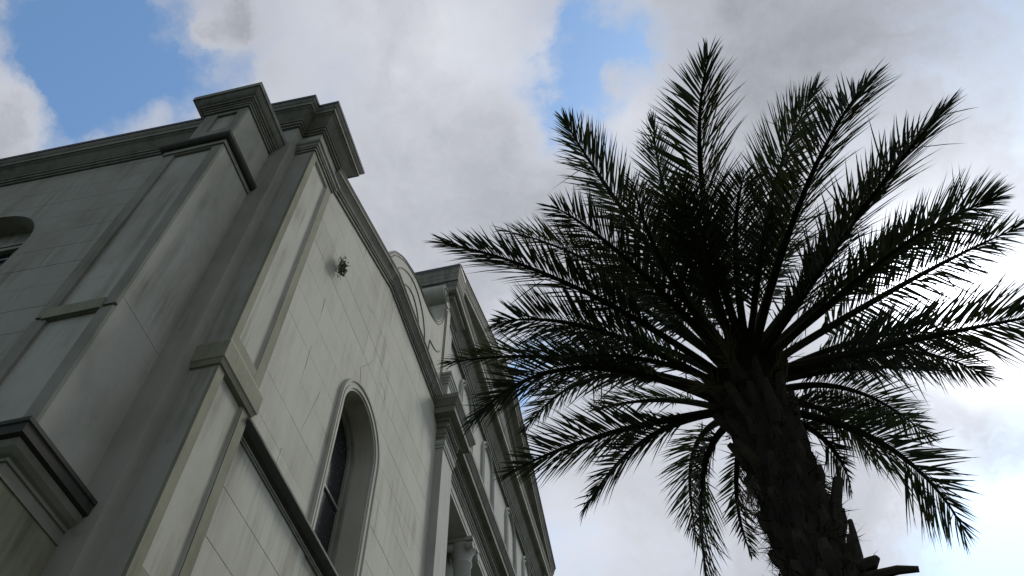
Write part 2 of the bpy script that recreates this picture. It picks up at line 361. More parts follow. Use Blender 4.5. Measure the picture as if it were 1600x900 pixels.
# ---- string course under the window
belt = MB().sweep([(0.0, 5.12), (0.0, 11.35)], [(-0.01, 6.13), (0.02, 6.13), (0.02, 6.15), (0.033, 6.155), (0.033, 6.18), (-0.01, 6.185)], XY).build('string_course', M_TRIM, church)
MB().sweep([(0.0, 5.12), (0.0, 11.35)], [(-0.01, 6.182), (0.03, 6.182), (0.045, 6.19), (0.08, 6.205), (0.11, 6.232), (0.138, 6.262), (0.14, 6.272), (-0.01, 6.30)], XY).build('underside', M_BLACK, belt)  # cavetto coloured near black to stand in for soffit shade
MB().sweep([(0.0, 5.12), (0.0, 11.35)], [(-0.01, 6.273), (0.143, 6.273), (0.145, 6.303), (-0.01, 6.36)], XY).build('nosing', M_FRAME, belt)

# ---- raking and level cornice of the bay
rp = [(-0.02, -0.30), (-0.02, 0.028), (0.045, 0.028), (0.05, 0.052), (0.085, 0.052), (0.095, 0.07), (0.12, 0.078), (0.15, 0.09), (0.20, 0.125), (0.225, 0.145), (0.235, 0.145), (0.24, 0.162), (0.29, 0.162), (0.31, 0.172), (0.335, 0.185), (0.345, 0.185), (0.345, -0.30)]
MB().sweep([(5.06, 11.718)] + list(RAKE[1:]), rp, YZ, side=-1, vertical_ends=True).build('bay_cornice', M_TRIM, church)

# ---- corner pier with its panelled pilaster
pier = MB(); pier.box(-0.50, 0.065, 4.445, 5.14, G, 11.45).box(-0.5, 0.10, 4.41, 5.14, 11.43, 12.48)
pier = pier.build('corner_pier', M_PANEL, church)
def frame(parent, y0, y1, z0, z1, left, right, bot, top_, xb, xf, mat):
    for (a, b, c, d) in ((y0, y0 + left, z0, z1), (y1 - right, y1, z0, z1)):
        MB().box(xb, xf, a, b, c, d).build('panel_stile', mat, parent)
    for (c, d) in ((z0, z0 + bot), (z1 - top_, z1)):
        MB().box(xb, xf - 0.0015, y0 + left, y1 - right, c, d).build('panel_rail', mat, parent)
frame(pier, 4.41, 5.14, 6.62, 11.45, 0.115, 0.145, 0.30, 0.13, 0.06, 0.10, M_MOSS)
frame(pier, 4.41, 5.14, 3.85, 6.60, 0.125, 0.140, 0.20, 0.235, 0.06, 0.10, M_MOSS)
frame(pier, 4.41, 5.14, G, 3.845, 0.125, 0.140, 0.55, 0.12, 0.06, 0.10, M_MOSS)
# chamfer bead round each panel
for (a, b) in ((6.92, 11.32), (4.05, 6.365)):
    path = [(4.527, a), (4.993, a), (4.993, b), (4.527, b)]
    MB().sweep(path, [(-0.022, 0.064), (0.002, 0.064), (0.002, 0.093), (-0.008, 0.088)], YZ, side=1, closed=True).build('panel_bead', M_PANEL, pier)
# side of the pier, flush behind the front frame
MB().box(-0.5, 0.0985, 4.412, 4.448, G, 11.44).build('pier_side', M_SIDE, pier)
# angle strip that stands forward of the pier
MB().box(-0.52, -0.22, 4.225, 4.46, G, 12.2).build('angle_strip', M_SIDE, church)

corner_path = [(-0.24, 4.41), (0.10, 4.41), (0.10, 5.14), (-0.02, 5.14)]
MB().sweep(corner_path, [(-0.03, 6.33), (0.02, 6.345), (0.04, 6.40), (0.052, 6.415), (0.052, 6.665), (0.035, 6.70), (0.02, 6.74), (-0.03, 6.80)], XY).build('pier_band', M_MOSS, church)
MB().sweep(corner_path, [(-0.03, 11.42), (0.018, 11.42), (0.018, 11.475), (0.035, 11.48), (0.035, 11.51), (0.052, 11.535), (0.052, 11.60), (0.075, 11.63), (0.075, 11.69), (-0.03, 11.715)], XY).build('pier_capital', M_TRIM, church)

# ---- main entablature: along the side wall and round the corner pier
ent_path = [(-16.0, side_y(-16.0)), (-0.22, 4.22), (-0.22, 4.41), (0.10, 4.41), (0.10, 5.14), (-0.05, 5.14)]
ent_prof = [(-0.06, 12.04), (0.03, 12.04), (0.03, 12.085), (0.055, 12.09), (0.06, 12.135), (0.08, 12.14), (0.08, 12.17), (0.105, 12.20), (0.14, 12.25), (0.175, 12.30), (0.21, 12.325), (0.215, 12.345), (0.235, 12.345), (0.235, 12.42), (0.255, 12.445), (0.272, 12.48), (0.272, 12.515), (-0.06, 12.54)]
MB().sweep(ent_path, ent_prof, XY).build('main_cornice', M_TRIM, church)
MB().sweep([(a - 0.0, b) for a, b in ent_path], [(-0.06, 12.53), (0.285, 12.512), (0.29, 12.57), (-0.06, 12.60)], XY).build('lead_flashing', M_ROOF, church)

# ---- side wall, its blocks and its window
SY, SZ, SR = -4.66, 9.78, 0.985
shole = arch(SY, SZ, SR, 7.2)
mb = MB()
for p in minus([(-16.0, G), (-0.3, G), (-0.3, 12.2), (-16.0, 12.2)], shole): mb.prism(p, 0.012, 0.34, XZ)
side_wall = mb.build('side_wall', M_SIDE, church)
z = 8.87 - 0.505 * 21; k = 0
while z < 12.1:
    z0, z1 = max(z, G), min(z + 0.505, 12.08)
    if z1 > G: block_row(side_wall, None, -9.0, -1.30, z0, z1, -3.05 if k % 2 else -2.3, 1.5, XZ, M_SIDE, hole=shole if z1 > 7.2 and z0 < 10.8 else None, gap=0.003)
    z += 0.505; k += 1
mb = MB(); mb.box(-16.0, -9.003, side_y(-12) + 0.1, side_y(-9) + 0.3, G, 12.1)
sp = [(SY - SR, 7.2)] + [(SY - SR * math.cos(math.pi * k / 30), SZ + SR * math.sin(math.pi * k / 30)) for k in range(31)] + [(SY + SR, 7.2)]
XZc = lambda a, b, h: (a, side_y(a) + h, b)
swin = MB().sweep(sp, [(0.0, 0.30), (-0.05, 0.30), (-0.05, 0.37), (0.0, 0.37)], XZc, side=-1).build('window_frame', M_SIDE, church)
p = clip(arch(SY, SZ, SR - 0.05, 7.2), 0, -1, -10.36); MB().prism(p, 0.31, 0.34, XZc).build('window_head', M_SIDE, swin)
for (a, b, d) in ((10.30, 10.36, 0.27), (10.24, 10.285, 0.285), (10.16, 10.215, 0.26)):
    MB().prism([(SY - 0.9, a), (SY + 0.9, a), (SY + 0.9, b), (SY - 0.9, b)], d, 0.345, XZc).build('transom', M_SIDE, swin)
p = clip(arch(SY, SZ, SR - 0.05, 7.2), 0, 1, 10.16); MB().prism(p, 0.335, 0.345, XZc).build('glass_pane', M_GLASS, swin)
for dx in (-0.45, 0.0, 0.45): MB().prism([(SY + dx - 0.02, 7.2), (SY + dx + 0.02, 7.2), (SY + dx + 0.02, 10.16), (SY + dx - 0.02, 10.16)], 0.30, 0.34, XZc).build('glazing_bar', M_LEAD, swin)
for zz in (9.95, 9.5, 9.05, 8.6, 8.15, 7.7): MB().prism([(SY - 0.92, zz), (SY + 0.92, zz), (SY + 0.92, zz + 0.035), (SY - 0.92, zz + 0.035)], 0.307, 0.338, XZc).build('glazing_bar', M_LEAD, swin)

# ---- buttress pier on the side wall
AX0, AX1, AY = -1.335, -0.50, 3.455
but = MB(); but.box(AX0, AX1, AY + 0.035, 4.40, 4.3, 6.43).box(AX0, AX1, AY + 0.035, 4.40, 6.436, 10.05)
but.box(AX0 + 0.19, AX1 + 0.002, AY + 0.035, 4.40, 10.0, 11.5)
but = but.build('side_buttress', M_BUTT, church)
MB().box(AX0 - 0.02, AX1 + 0.03, AY - 0.03, 4.40, G, 4.31).build('buttress_base', M_MOSS, but)
def frame_x(parent, x0, x1, z0, z1, l, r, b, t_, yf, mat):
    for (a, c) in ((x0, x0 + l), (x1 - r, x1)): MB().box(a, c, yf, yf + 0.037, z0, z1).build('panel_stile', mat, parent)
    for (a, c) in ((z0, z0 + b), (z1 - t_, z1)): MB().box(x0 + l, x1 - r, yf + 0.0015, yf + 0.037, a, c).build('panel_rail', mat, parent)
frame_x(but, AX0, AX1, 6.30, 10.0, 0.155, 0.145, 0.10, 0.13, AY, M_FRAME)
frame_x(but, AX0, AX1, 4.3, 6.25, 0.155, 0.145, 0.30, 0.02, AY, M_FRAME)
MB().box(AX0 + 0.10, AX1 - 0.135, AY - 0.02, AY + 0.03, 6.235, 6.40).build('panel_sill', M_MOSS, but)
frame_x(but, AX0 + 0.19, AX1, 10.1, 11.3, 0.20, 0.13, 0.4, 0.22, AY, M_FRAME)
def around(x0, x1, y, back=4.24): return [(x0, back), (x0, y), (x1, y), (x1, back)]
MB().sweep(around(AX0, AX1, AY), [(-0.04, 9.90), (0.02, 9.90), (0.02, 9.985), (-0.04, 9.99)], XY).build('buttress_cap', M_FRAME, church)
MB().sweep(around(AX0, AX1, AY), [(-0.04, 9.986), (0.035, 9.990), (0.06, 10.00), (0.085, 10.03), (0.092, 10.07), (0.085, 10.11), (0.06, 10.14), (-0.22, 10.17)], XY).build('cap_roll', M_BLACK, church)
MB().sweep(around(AX0 + 0.19, AX1, AY), [(-0.04, 11.17), (0.028, 11.17), (0.028, 11.215), (0.045, 11.22), (0.05, 11.25), (0.07, 11.255), (0.07, 11.285), (0.095, 11.29), (0.10, 11.315), (0.125, 11.33), (0.15, 11.36), (0.175, 11.405), (0.185, 11.42), (0.20, 11.42), (0.20, 11.53), (-0.04, 11.58)], XY).build('buttress_cornice', M_TRIM, church)
MB().box(AX0 + 0.18, AX1 + 0.01, AY + 0.0, 4.35, 11.52, 11.60).build('buttress_top', M_ROOF, but)
MB().sweep(around(AX0 - 0.02, AX1 + 0.03, AY - 0.03), [(-0.04, 4.10), (0.012, 4.10), (0.012, 4.125), (0.004, 4.13), (0.004, 4.215), (0.02, 4.22), (0.022, 4.25), (0.05, 4.265), (0.085, 4.30), (0.105, 4.345), (0.106, 4.352), (-0.04, 4.36)], XY).build('buttress_base_cornice', M_FRAME, church)
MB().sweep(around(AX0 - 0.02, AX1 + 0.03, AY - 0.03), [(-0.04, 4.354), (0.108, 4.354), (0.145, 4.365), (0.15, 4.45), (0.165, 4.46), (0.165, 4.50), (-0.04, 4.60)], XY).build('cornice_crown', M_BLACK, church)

# ---- scrolled gable wall above the bay
VX = 0.03
out_ = [(7.42, 12.95), (7.44, 13.25), (7.62, 13.62), (7.78, 13.93), (7.98, 14.16), (8.25, 14.42), (8.58, 14.62), (8.85, 14.76), (9.10, 14.85), (9.35, 14.88), (9.65, 14.90), (9.96, 14.95), (10.25, 15.06), (10.50, 15.22), (10.68, 15.42), (10.82, 15.66), (10.91, 15.90), (10.97, 16.20), (11.00, 16.50)]
curve = [(v.x, v.y) for v in smooth_line(out_, 4)]
SCY, SCZ, SCR = 11.02, 16.86, 0.31
scroll = [(SCY + SCR * math.cos(a), SCZ + SCR * math.sin(a)) for a in [math.radians(265 - 8 * k) for k in range(0, 23)]]
mb = MB()
full = curve + scroll + [(11.50, 17.17), (11.50, 12.95)]
tri = []
strip = curve
for i in range(len(strip) - 1):
    (y0, z0), (y1, z1) = strip[i], strip[i + 1]
    mb.prism([(y0, 12.95), (y1 + 1e-4, 12.95), (y1 + 1e-4, z1), (y0, z0)] if y1 > y0 else [(y0, z0), (y1, z1), (y0, 12.95)], -0.47, VX, YZ)
mb.prism([(11.0, 12.95), (11.5, 12.95), (11.5, 17.16), (11.0, 17.16)], -0.469, VX - 0.001, YZ)
gable = mb.build('scroll_wall', M_WALL, church)
mb = MB(); mb.prism([(SCY + SCR * math.cos(2 * math.pi * k / 40), SCZ + SCR * math.sin(2 * math.pi * k / 40)) for k in range(40)], -0.60, VX + 0.03, YZ)
roll = mb.build('scroll_roll', M_WALL, gable)
mb = MB(); mb.tube([(VX + 0.035, SCY + (SCR - 0.03 - 0.0115 * k) * math.cos(math.radians(270 - 24 * k)), SCZ + (SCR - 0.03 - 0.0115 * k) * math.sin(math.radians(270 - 24 * k))) for k in range(24)], 0.016)
mb.build('scroll_spiral', M_TRIM, gable)
def ins(pts, d):
    o_ = []
    for i in range(len(pts)):
        a = Vector(pts[max(0, i - 1)]); b = Vector(pts[min(len(pts) - 1, i + 1)]); t = (b - a).normalized(); o_.append((pts[i][0] + t.y * d, pts[i][1] - t.x * d))
    return o_
for d_ in (0.035, 0.10):
    MB().tube([(VX + 0.004, a, b) for a, b in ins(curve, d_) if b > 13.2], 0.014).build('rim_bead', M_TRIM, gable)
for pts in ([(7.95, 13.3), (8.1, 13.75), (8.32, 14.06), (8.65, 14.32), (9.0, 14.45), (9.35, 14.42), (9.65, 14.24), (9.85, 13.95), (9.95, 13.6), (9.97, 13.25)],
            [(8.3, 13.25), (8.45, 13.68), (8.7, 13.93), (9.0, 14.03), (9.27, 13.94), (9.47, 13.72), (9.55, 13.4), (9.56, 13.25)],
            [(8.65, 13.25), (8.76, 13.5), (8.97, 13.64), (9.15, 13.52), (9.22, 13.25)],
            [(10.2, 13.3), (10.22, 13.9), (10.24, 14.1)], [(10.24, 14.1), (10.4, 14.14), (10.6, 14.22), (10.8, 14.38), (10.92, 14.55)],
            [(11.13, 13.3), (11.13, 15.0), (11.13, 16.5)], [(11.21, 13.3), (11.21, 15.0), (11.21, 16.5)]):
    MB().tube([(VX + 0.004, v.x, v.y) for v in smooth_line(pts, 5)], 0.017).build('scroll_line', M_TRIM, gable)

# ---- centre block, lower order
YC = 17.5
def mirror(y): return 2 * YC - y
for (a, b) in ((11.33, 12.0), (mirror(12.0), mirror(11.33))):
    MB().box(-0.62, 0.16, a, b, G, 12.62).build('centre_pilaster', M_CENTRE, church)
    MB().sweep([(-0.3, a), (0.16, a), (0.16, b), (-0.3, b)], [(-0.03, 11.88), (0.02, 11.88), (0.02, 11.94), (0.035, 11.95), (0.05, 12.0), (0.05, 12.06), (-0.03, 12.07)], XY).build('pilaster_capital', M_CENTRE, church)
MB().box(-0.9, -0.5, 11.9, mirror(11.9), G, 11.8).build('porch_wall', M_CENTRE, church)
MB().box(-0.6, 0.0, 12.002, mirror(12.002), 11.66, 12.70).build('porch_beam', M_CENTRE, church)
MB().sweep([(0.0, 12.0), (0.0, mirror(12.0))], [(-0.02, 11.655), (0.03, 11.655), (0.03, 11.72), (0.012, 11.725), (0.012, 11.80), (0.028, 11.81), (0.028, 11.87), (-0.02, 11.875)], XY).build('architrave', M_CENTRE, church)
cpath = [(-0.02, 11.33), (0.16, 11.33), (0.16, 12.05), (0.0, 12.05), (0.0, mirror(12.05)), (0.16, mirror(12.05)), (0.16, 23.67), (-0.3, 23.67)]
cprof = [(-0.05, 12.08), (0.022, 12.08), (0.022, 12.15), (0.04, 12.16), (0.04, 12.235), (0.06, 12.25), (0.06, 12.30), (0.035, 12.31), (0.035, 12.42), (0.07, 12.43), (0.07, 12.475), (0.07, 12.56), (0.12, 12.565), (0.14, 12.60), (0.14, 12.625), (0.28, 12.63), (0.28, 12.79), (0.30, 12.80), (0.315, 12.84), (0.345, 12.89), (0.365, 12.93), (0.38, 12.94), (0.38, 13.06), (-0.05, 13.12)]
MB().sweep(cpath, cprof, XY).build('centre_cornice', M_TRIM, church)
mb = MB(); y = 12.1
while y < 22.9: mb.box(0.06, 0.105, y, y + 0.055, 12.475, 12.555); y += 0.10
y = 11.30
while y < 12.0: mb.box(0.22, 0.265, y, y + 0.055, 12.475, 12.555); y += 0.10
mb.build('dentils', M_CENTRE, church, kind='stuff')
for cy in (14.1, mirror(14.1)):
    mb = MB(); mb.lathe(-0.14, cy, [(0.27, G), (0.27, G + 0.15), (0.23, G + 0.25), (0.205, G + 0.4), (0.21, 3.0), (0.20, 7.0), (0.185, 11.1), (0.21, 11.13), (0.21, 11.16), (0.185, 11.18)], 28)
    col = mb.build('porch_column', M_CENTRE, church, smooth=True)
    mb = MB(); mb.lathe(-0.14, cy, [(0.185, 11.18), (0.20, 11.3), (0.24, 11.42), (0.29, 11.50), (0.29, 11.55), (0.25, 11.56)], 28)
    mb.box(-0.42, 0.15, cy - 0.29, cy + 0.29, 11.56, 11.655)
    for sx in (-1, 1):
        for sy in (-1, 1):
            c0 = (-0.14 + sx * 0.22, cy + sy * 0.22)
            mb.prism([(c0[1] + 0.075 * math.cos(a * 0.5236), 11.45 + 0.085 * math.sin(a * 0.5236)) for a in range(12)], c0[0] - 0.07, c0[0] + 0.07, YZ)
    for a in range(0):
        t = a * 0.6283; x, y = -0.14 + 0.2 * math.cos(t), cy + 0.2 * math.sin(t)
        mb.tube([(x, y, 11.19), (x + 0.03 * math.cos(t), y + 0.03 * math.sin(t), 11.30), (x + 0.075 * math.cos(t), y + 0.075 * math.sin(t), 11.36)], [0.035, 0.03, 0.012], 5)
    mb.build('capital', M_CENTRE, col)

# ---- centre block, upper order
MB().box(-0.55, -0.15, 11.52, mirror(11.52), 12.7, 16.62).build('upper_wall', M_CENTRE, church)
for cy in (13.80, 16.10, 18.90, 21.20):
    for (r_, w) in ((0.62, 0.05), (0.50, 0.035)):
        path = [(cy - r_, 12.9)] + [(cy - r_ * math.cos(math.pi * k / 24), 15.93 + r_ * math.sin(math.pi * k / 24)) for k in range(25)] + [(cy + r_, 12.9)]
        mb = MB().sweep(path, [(-w, -0.16), (-w, -0.11), (-w * 0.4, -0.08), (0.0, -0.085), (w * 0.4, -0.11), (w * 0.6, -0.16)], YZ, side=-1)
        bl = mb.build('blind_arch', M_CENTRE, church)
for (a, b) in ((11.33, 12.0), (mirror(12.0), mirror(11.33))):
    MB().box(-0.5, 0.16, a, b, 13.0, 13.95).build('pedestal', M_CENTRE, church)
    MB().sweep([(-0.5, a), (0.16, a), (0.16, b), (-0.5, b)], [(-0.05, 13.86), (0.02, 13.86), (0.02, 13.93), (0.04, 13.94), (0.045, 14.0), (0.065, 14.01), (0.065, 14.08), (0.09, 14.10), (0.09, 14.17), (-0.05, 14.20)], XY).build('pedestal_cap', M_CENTRE, church)
    c0, c1 = (11.45, 12.0) if a < 15 else (mirror(12.0), mirror(11.45))
    MB().box(-0.5, -0.06, c0, c1, 14.0, 16.62).build('upper_pilaster', M_CENTRE, church)
    MB().sweep([(-0.4, c0), (-0.06, c0), (-0.06, c1), (-0.4, c1)], [(-0.03, 16.62), (0.03, 16.62), (0.03, 16.75), (0.10, 16.80), (0.16, 16.95), (0.25, 17.02), (0.25, 17.15), (-0.03, 17.16)], XY).build('upper_capital', M_TRIM, church)
upath = [(-0.50, mirror(12.2)), (-0.5, mirror(11.45)), (-0.10, mirror(11.45)), (-0.10, 11.45), (-0.5, 11.45), (-0.5, 12.2)]
uprof = [(-0.06, 16.50), (0.03, 16.50), (0.03, 16.60), (0.055, 16.61), (0.055, 16.72), (0.08, 16.73), (0.085, 16.80), (0.11, 16.86), (0.15, 16.95), (0.19, 17.07), (0.20, 17.12), (0.35, 17.16), (0.355, 17.20), (0.375, 17.20), (0.375, 17.38), (0.39, 17.40), (0.42, 17.50), (0.42, 17.53), (-0.06, 17.60)]
MB().sweep(upath, uprof, XY, side=-1).build('upper_cornice', M_TRIM, church)
mb = MB(); mb.prism([(11.45, 17.5), (mirror(11.45), 17.5), (YC, 20.3)], -0.5, -0.10, YZ); mb.build('pediment_wall', M_CENTRE, church)
tprof = [(-0.05, -0.60), (-0.05, -0.08), (0.04, -0.06), (0.045, 0.0), (0.12, 0.03), (0.19, 0.09), (0.21, 0.25), (0.22, 0.275), (0.36, 0.275), (0.375, 0.29), (0.43, 0.31), (0.50, 0.33), (0.56, 0.36), (0.60, 0.36), (0.60, -0.93), (0.2, -0.93), (0.18, -0.60)]
MB().sweep([(11.03, 17.52), (YC, 20.34), (mirror(11.03), 17.52)], tprof, YZ, side=-1, vertical_ends=True).build('raking_cornice', M_TRIM, church)
MB().sweep([(11.0, 18.20), (YC, 21.02), (mirror(11.0), 18.20)], [(-0.02, -0.96), (-0.02, 0.385), (0.03, 0.385), (0.03, -0.96)], YZ, side=-1, vertical_ends=True).build('roof_edge', M_ROOF, church)
MB().sweep([(-0.5, 12.6), (-0.5, 11.42), (-0.1, 11.42), (-0.1, 11.6)], [(0.0, 17.545), (0.425, 17.545), (0.425, 17.70), (0.432, 17.71), (0.432, 17.86), (0.44, 17.87), (0.446, 18.05), (0.455, 18.07), (0.455, 18.17), (0.0, 18.185)], XY).build('cornice_return', M_TRIM, church)

MB().sweep([(-0.5, 12.6), (-0.5, 11.42), (-0.1, 11.42), (-0.1, 11.55)], [(0.0, 18.10), (0.462, 18.10), (0.466, 18.215), (0.0, 18.24)], XY).build('roof_edge', M_ROOF, church)

# ---- roofs and body behind the parapets
MB().add([(-16, 4.5, 12.1), (-0.3, 4.5, 12.1), (-0.3, 8.0, 12.75), (-16, 8.0, 12.75), (-0.3, 30.5, 12.75), (-16, 30.5, 12.75), (-16, 34, 12.1), (-0.3, 34, 12.1)], [(0, 1, 2, 3), (3, 2, 4, 5), (5, 4, 7, 6)]).build('aisle_roof', M_ROOF, church)
mb = MB(); mb.prism([(11.8, 12.4), (mirror(11.8), 12.4), (mirror(11.8), 17.4), (YC, 20.0), (11.8, 17.4)], -16, -0.56, YZ); mb.build('nave', M_SIDE, church)
for p in minus([(mirror(11.4), G), (mirror(5.0), G), (mirror(5.0), 12.0), (mirror(11.4), 12.9)], arch(mirror(CY), CZ, RI, 6.25)): pass
mb = MB()
for p in minus([(mirror(11.4), G), (mirror(5.0), G), (mirror(5.0), 12.0), (mirror(11.4), 12.9)], arch(mirror(CY), CZ, RI, 6.25)): mb.prism(p, -0.42, 0.0, YZ)
mb.build('far_bay_wall', M_WALL, church)

# ================================================================ fern growing out of the wall
weed = thing('wall_weed', (0.0, 6.03, 10.60 + EYE), 'small green weed rooted in a joint of the white wall beside the corner pier', 'weed')
mb = MB(); mb.tube([(0.0, 6.03, 10.55), (0.05, 6.05, 10.62), (0.07, 6.2, 10.9), (0.07, 6.33, 11.12)], [0.008, 0.006, 0.004, 0.002], 4)
mb.tube([(0.0, 6.03, 10.58), (0.06, 6.0, 10.7), (0.08, 5.96, 10.85)], [0.006, 0.005, 0.002], 4); mb.tube([(0.0, 6.03, 10.55), (0.07, 6.06, 10.48), (0.09, 6.12, 10.36)], [0.006, 0.005, 0.002], 4)
mb.build('stem', M_DRY, weed)
mb = MB(); r_ = random.Random(3)
for i in range(230):
    c = Vector((0.03 + r_.random() * 0.10, 6.03 + r_.gauss(0, 0.04), 10.60 + r_.gauss(0, 0.085))); d = Vector((r_.uniform(0, 1), r_.uniform(-1, 1), r_.uniform(-1, 1))).normalized(); s_ = d.cross(Vector((r_.random(), 1, r_.random()))).normalized()
    l = r_.uniform(0.04, 0.09); mb.face([c, c + d * l * 0.5 + s_ * 0.010, c + d * l, c + d * l * 0.5 - s_ * 0.010])
mb.build('leaves', M_WEED, weed, kind='stuff')

FS = 1.04
FRONDS = [
    ((4.85, 5.05, 7.21), (3.77, 4.07, 7.53), (2.74, 3.14, 7.25), 1.00),
    ((4.87, 4.99, 7.26), (4.10, 4.54, 8.34), (3.06, 4.07, 8.89), 1.00),
    ((4.91, 4.95, 7.29), (4.25, 3.97, 7.64), (3.66, 3.06, 7.38), 0.95),
    ((4.97, 4.91, 7.31), (4.31, 3.96, 8.53), (3.89, 3.20, 9.38), 1.00),
    ((5.04, 4.87, 7.33), (4.78, 4.22, 8.54), (4.80, 3.48, 9.53), 0.90),
    ((5.09, 4.87, 7.32), (4.95, 3.45, 7.70), (5.06, 2.13, 7.43), 1.10),
    ((5.17, 4.87, 7.30), (5.69, 4.08, 8.43), (6.40, 3.37, 9.22), 1.10),
    ((5.19, 4.89, 7.28), (5.73, 3.53, 7.51), (6.08, 2.45, 7.06), 1.15),
    ((5.24, 4.92, 7.25), (6.03, 3.73, 7.24), (6.47, 2.61, 6.74), 1.10),
    ((5.25, 4.96, 7.21), (6.77, 4.57, 7.93), (7.70, 4.38, 8.19), 1.00),
    ((5.27, 5.01, 7.17), (6.71, 4.84, 7.76), (7.80, 4.63, 7.99), 1.00),
    ((5.26, 5.05, 7.13), (6.79, 5.24, 7.42), (8.10, 5.24, 7.44), 1.25),
    ((5.25, 4.98, 7.19), (6.13, 4.15, 7.13), (6.54, 3.41, 6.62), 0.80),
    ((5.26, 5.13, 7.06), (6.50, 5.45, 7.53), (7.40, 5.92, 7.45), 0.95),
    ((5.22, 5.20, 7.01), (6.11, 5.80, 7.49), (6.86, 6.52, 7.34), 0.85),
    ((5.19, 5.29, 6.91), (5.88, 5.17, 6.23), (6.08, 5.05, 5.17), 1.00),
    ((4.88, 5.35, 6.90), (4.49, 5.43, 6.40), (4.30, 5.60, 5.23), 0.80),
    ((4.78, 5.29, 6.98), (4.06, 5.20, 6.70), (3.47, 5.06, 5.90), 0.75),
    ((4.77, 5.29, 6.99), (3.77, 5.07, 6.73), (2.92, 4.68, 6.09), 0.95),
    ((4.75, 5.21, 7.07), (3.61, 4.59, 7.10), (2.72, 4.28, 6.31), 1.00),
    ((4.79, 5.16, 7.12), (3.45, 5.07, 7.86), (2.24, 4.99, 8.03), 0.90),
    ((4.80, 5.11, 7.16), (3.84, 4.41, 7.36), (3.04, 3.80, 6.92), 0.95),
    ((4.78, 5.20, 7.08), (3.75, 5.40, 7.87), (2.82, 5.93, 7.82), 0.80),
    ((4.96, 4.95, 7.28), (4.54, 4.06, 7.58), (4.36, 3.01, 7.40), 0.90),
    ((5.04, 4.87, 7.33), (4.83, 4.00, 7.58), (4.74, 3.03, 7.31), 1.00),
    ((5.12, 4.86, 7.32), (5.15, 3.92, 7.54), (5.20, 3.02, 7.16), 1.00),
    ((5.17, 4.86, 7.31), (5.69, 4.67, 8.31), (6.15, 4.30, 9.20), 1.00),
    ((5.22, 4.88, 7.29), (6.11, 4.70, 8.21), (6.90, 4.23, 8.81), 0.90),
    ((5.23, 4.96, 7.22), (6.25, 4.94, 8.07), (7.14, 4.76, 8.52), 0.85),
    ((4.92, 4.99, 7.25), (4.30, 4.98, 8.34), (3.74, 4.86, 8.95), 0.90),
    ((5.25, 5.09, 7.10), (6.30, 5.38, 7.70), (7.15, 5.62, 7.85), 0.85),
    ((5.21, 5.13, 7.07), (6.19, 5.59, 7.55), (7.07, 5.92, 7.64), 0.90),
    ((5.01, 4.95, 7.27), (4.78, 4.88, 8.25), (4.71, 4.44, 9.23), 0.95),
    ((5.13, 4.91, 7.28), (5.30, 4.21, 7.43), (5.33, 3.41, 7.12), 0.90),
    ((5.16, 5.22, 7.00), (5.88, 5.88, 7.36), (6.57, 6.24, 7.47), 0.70),
    ((4.81, 5.28, 7.00), (4.31, 5.74, 7.75), (3.57, 6.03, 8.11), 0.80),
    ((5.04, 5.37, 6.85), (5.21, 5.55, 6.46), (5.14, 5.64, 5.68), 0.60),
    ((5.01, 4.95, 7.27), (5.08, 4.81, 8.29), (5.36, 4.54, 9.13), 1.00),
    ((5.20, 4.96, 7.22), (5.66, 4.28, 7.21), (5.86, 3.47, 6.82), 0.90),
    ((4.87, 5.08, 7.18), (4.17, 5.27, 8.20), (3.31, 5.39, 8.73), 0.90),
    ((4.84, 5.33, 6.93), (4.50, 6.05, 7.21), (4.39, 6.88, 6.77), 0.75),
    ((5.00, 4.91, 7.31), (4.91, 4.11, 7.52), (4.81, 3.19, 7.25), 0.90),
    ((4.90, 4.97, 7.27), (4.43, 4.88, 8.26), (4.05, 4.63, 9.12), 0.90),
    ((4.86, 5.12, 7.15), (4.17, 4.68, 7.18), (3.50, 4.14, 6.72), 0.80),
    ((5.24, 5.32, 6.87), (5.56, 5.39, 6.53), (5.56, 5.32, 5.87), 0.55),
    ((5.24, 5.32, 6.87), (5.37, 5.61, 6.41), (5.27, 5.66, 5.74), 0.55),
    ((4.96, 5.37, 6.87), (4.76, 5.72, 6.42), (4.73, 5.78, 5.74), 0.45),
    ((5.24, 5.22, 6.98), (5.83, 5.81, 7.21), (6.32, 6.41, 6.92), 0.70),
]

# ================================================================ the palm tree
PB = Vector((5.0646, 5.1302, 7.105))       # heart of the crown
palm = thing('palm_tree', (PB.x, PB.y, 0), 'tall date palm with a dark crown of long feathery fronds standing right of the church', 'palm tree')
R3 = random.Random(11)
# trunk
zs = [0.0, 0.3, 1.0, 2.0, 3.0, 4.0, 5.0, 5.6, 6.1, 6.5, 6.8, 7.05, 7.3]
rs = [0.34, 0.28, 0.25, 0.235, 0.23, 0.23, 0.235, 0.245, 0.26, 0.28, 0.27, 0.20, 0.08]
mb = MB(); seg = 22
vs = []
for i in range(len(zs) * 3 - 2):
    j, f_ = divmod(i, 3); f_ /= 3
    z_ = zs[j] + (zs[min(j + 1, len(zs) - 1)] - zs[j]) * f_; r_ = rs[j] + (rs[min(j + 1, len(rs) - 1)] - rs[j]) * f_
    for t in range(seg):
        a = 6.28318 * t / seg; rr = r_ * (1 + 0.10 * R3.uniform(-1, 1)); vs.append((PB.x + rr * math.cos(a), PB.y + rr * math.sin(a), z_))
n_ = len(zs) * 3 - 2
mb.add(vs, [(i * seg + t, i * seg + (t + 1) % seg, (i + 1) * seg + (t + 1) % seg, (i + 1) * seg + t) for i in range(n_ - 1) for t in range(seg)])
trunk = mb.build('trunk', M_BARK, palm, dz=0)
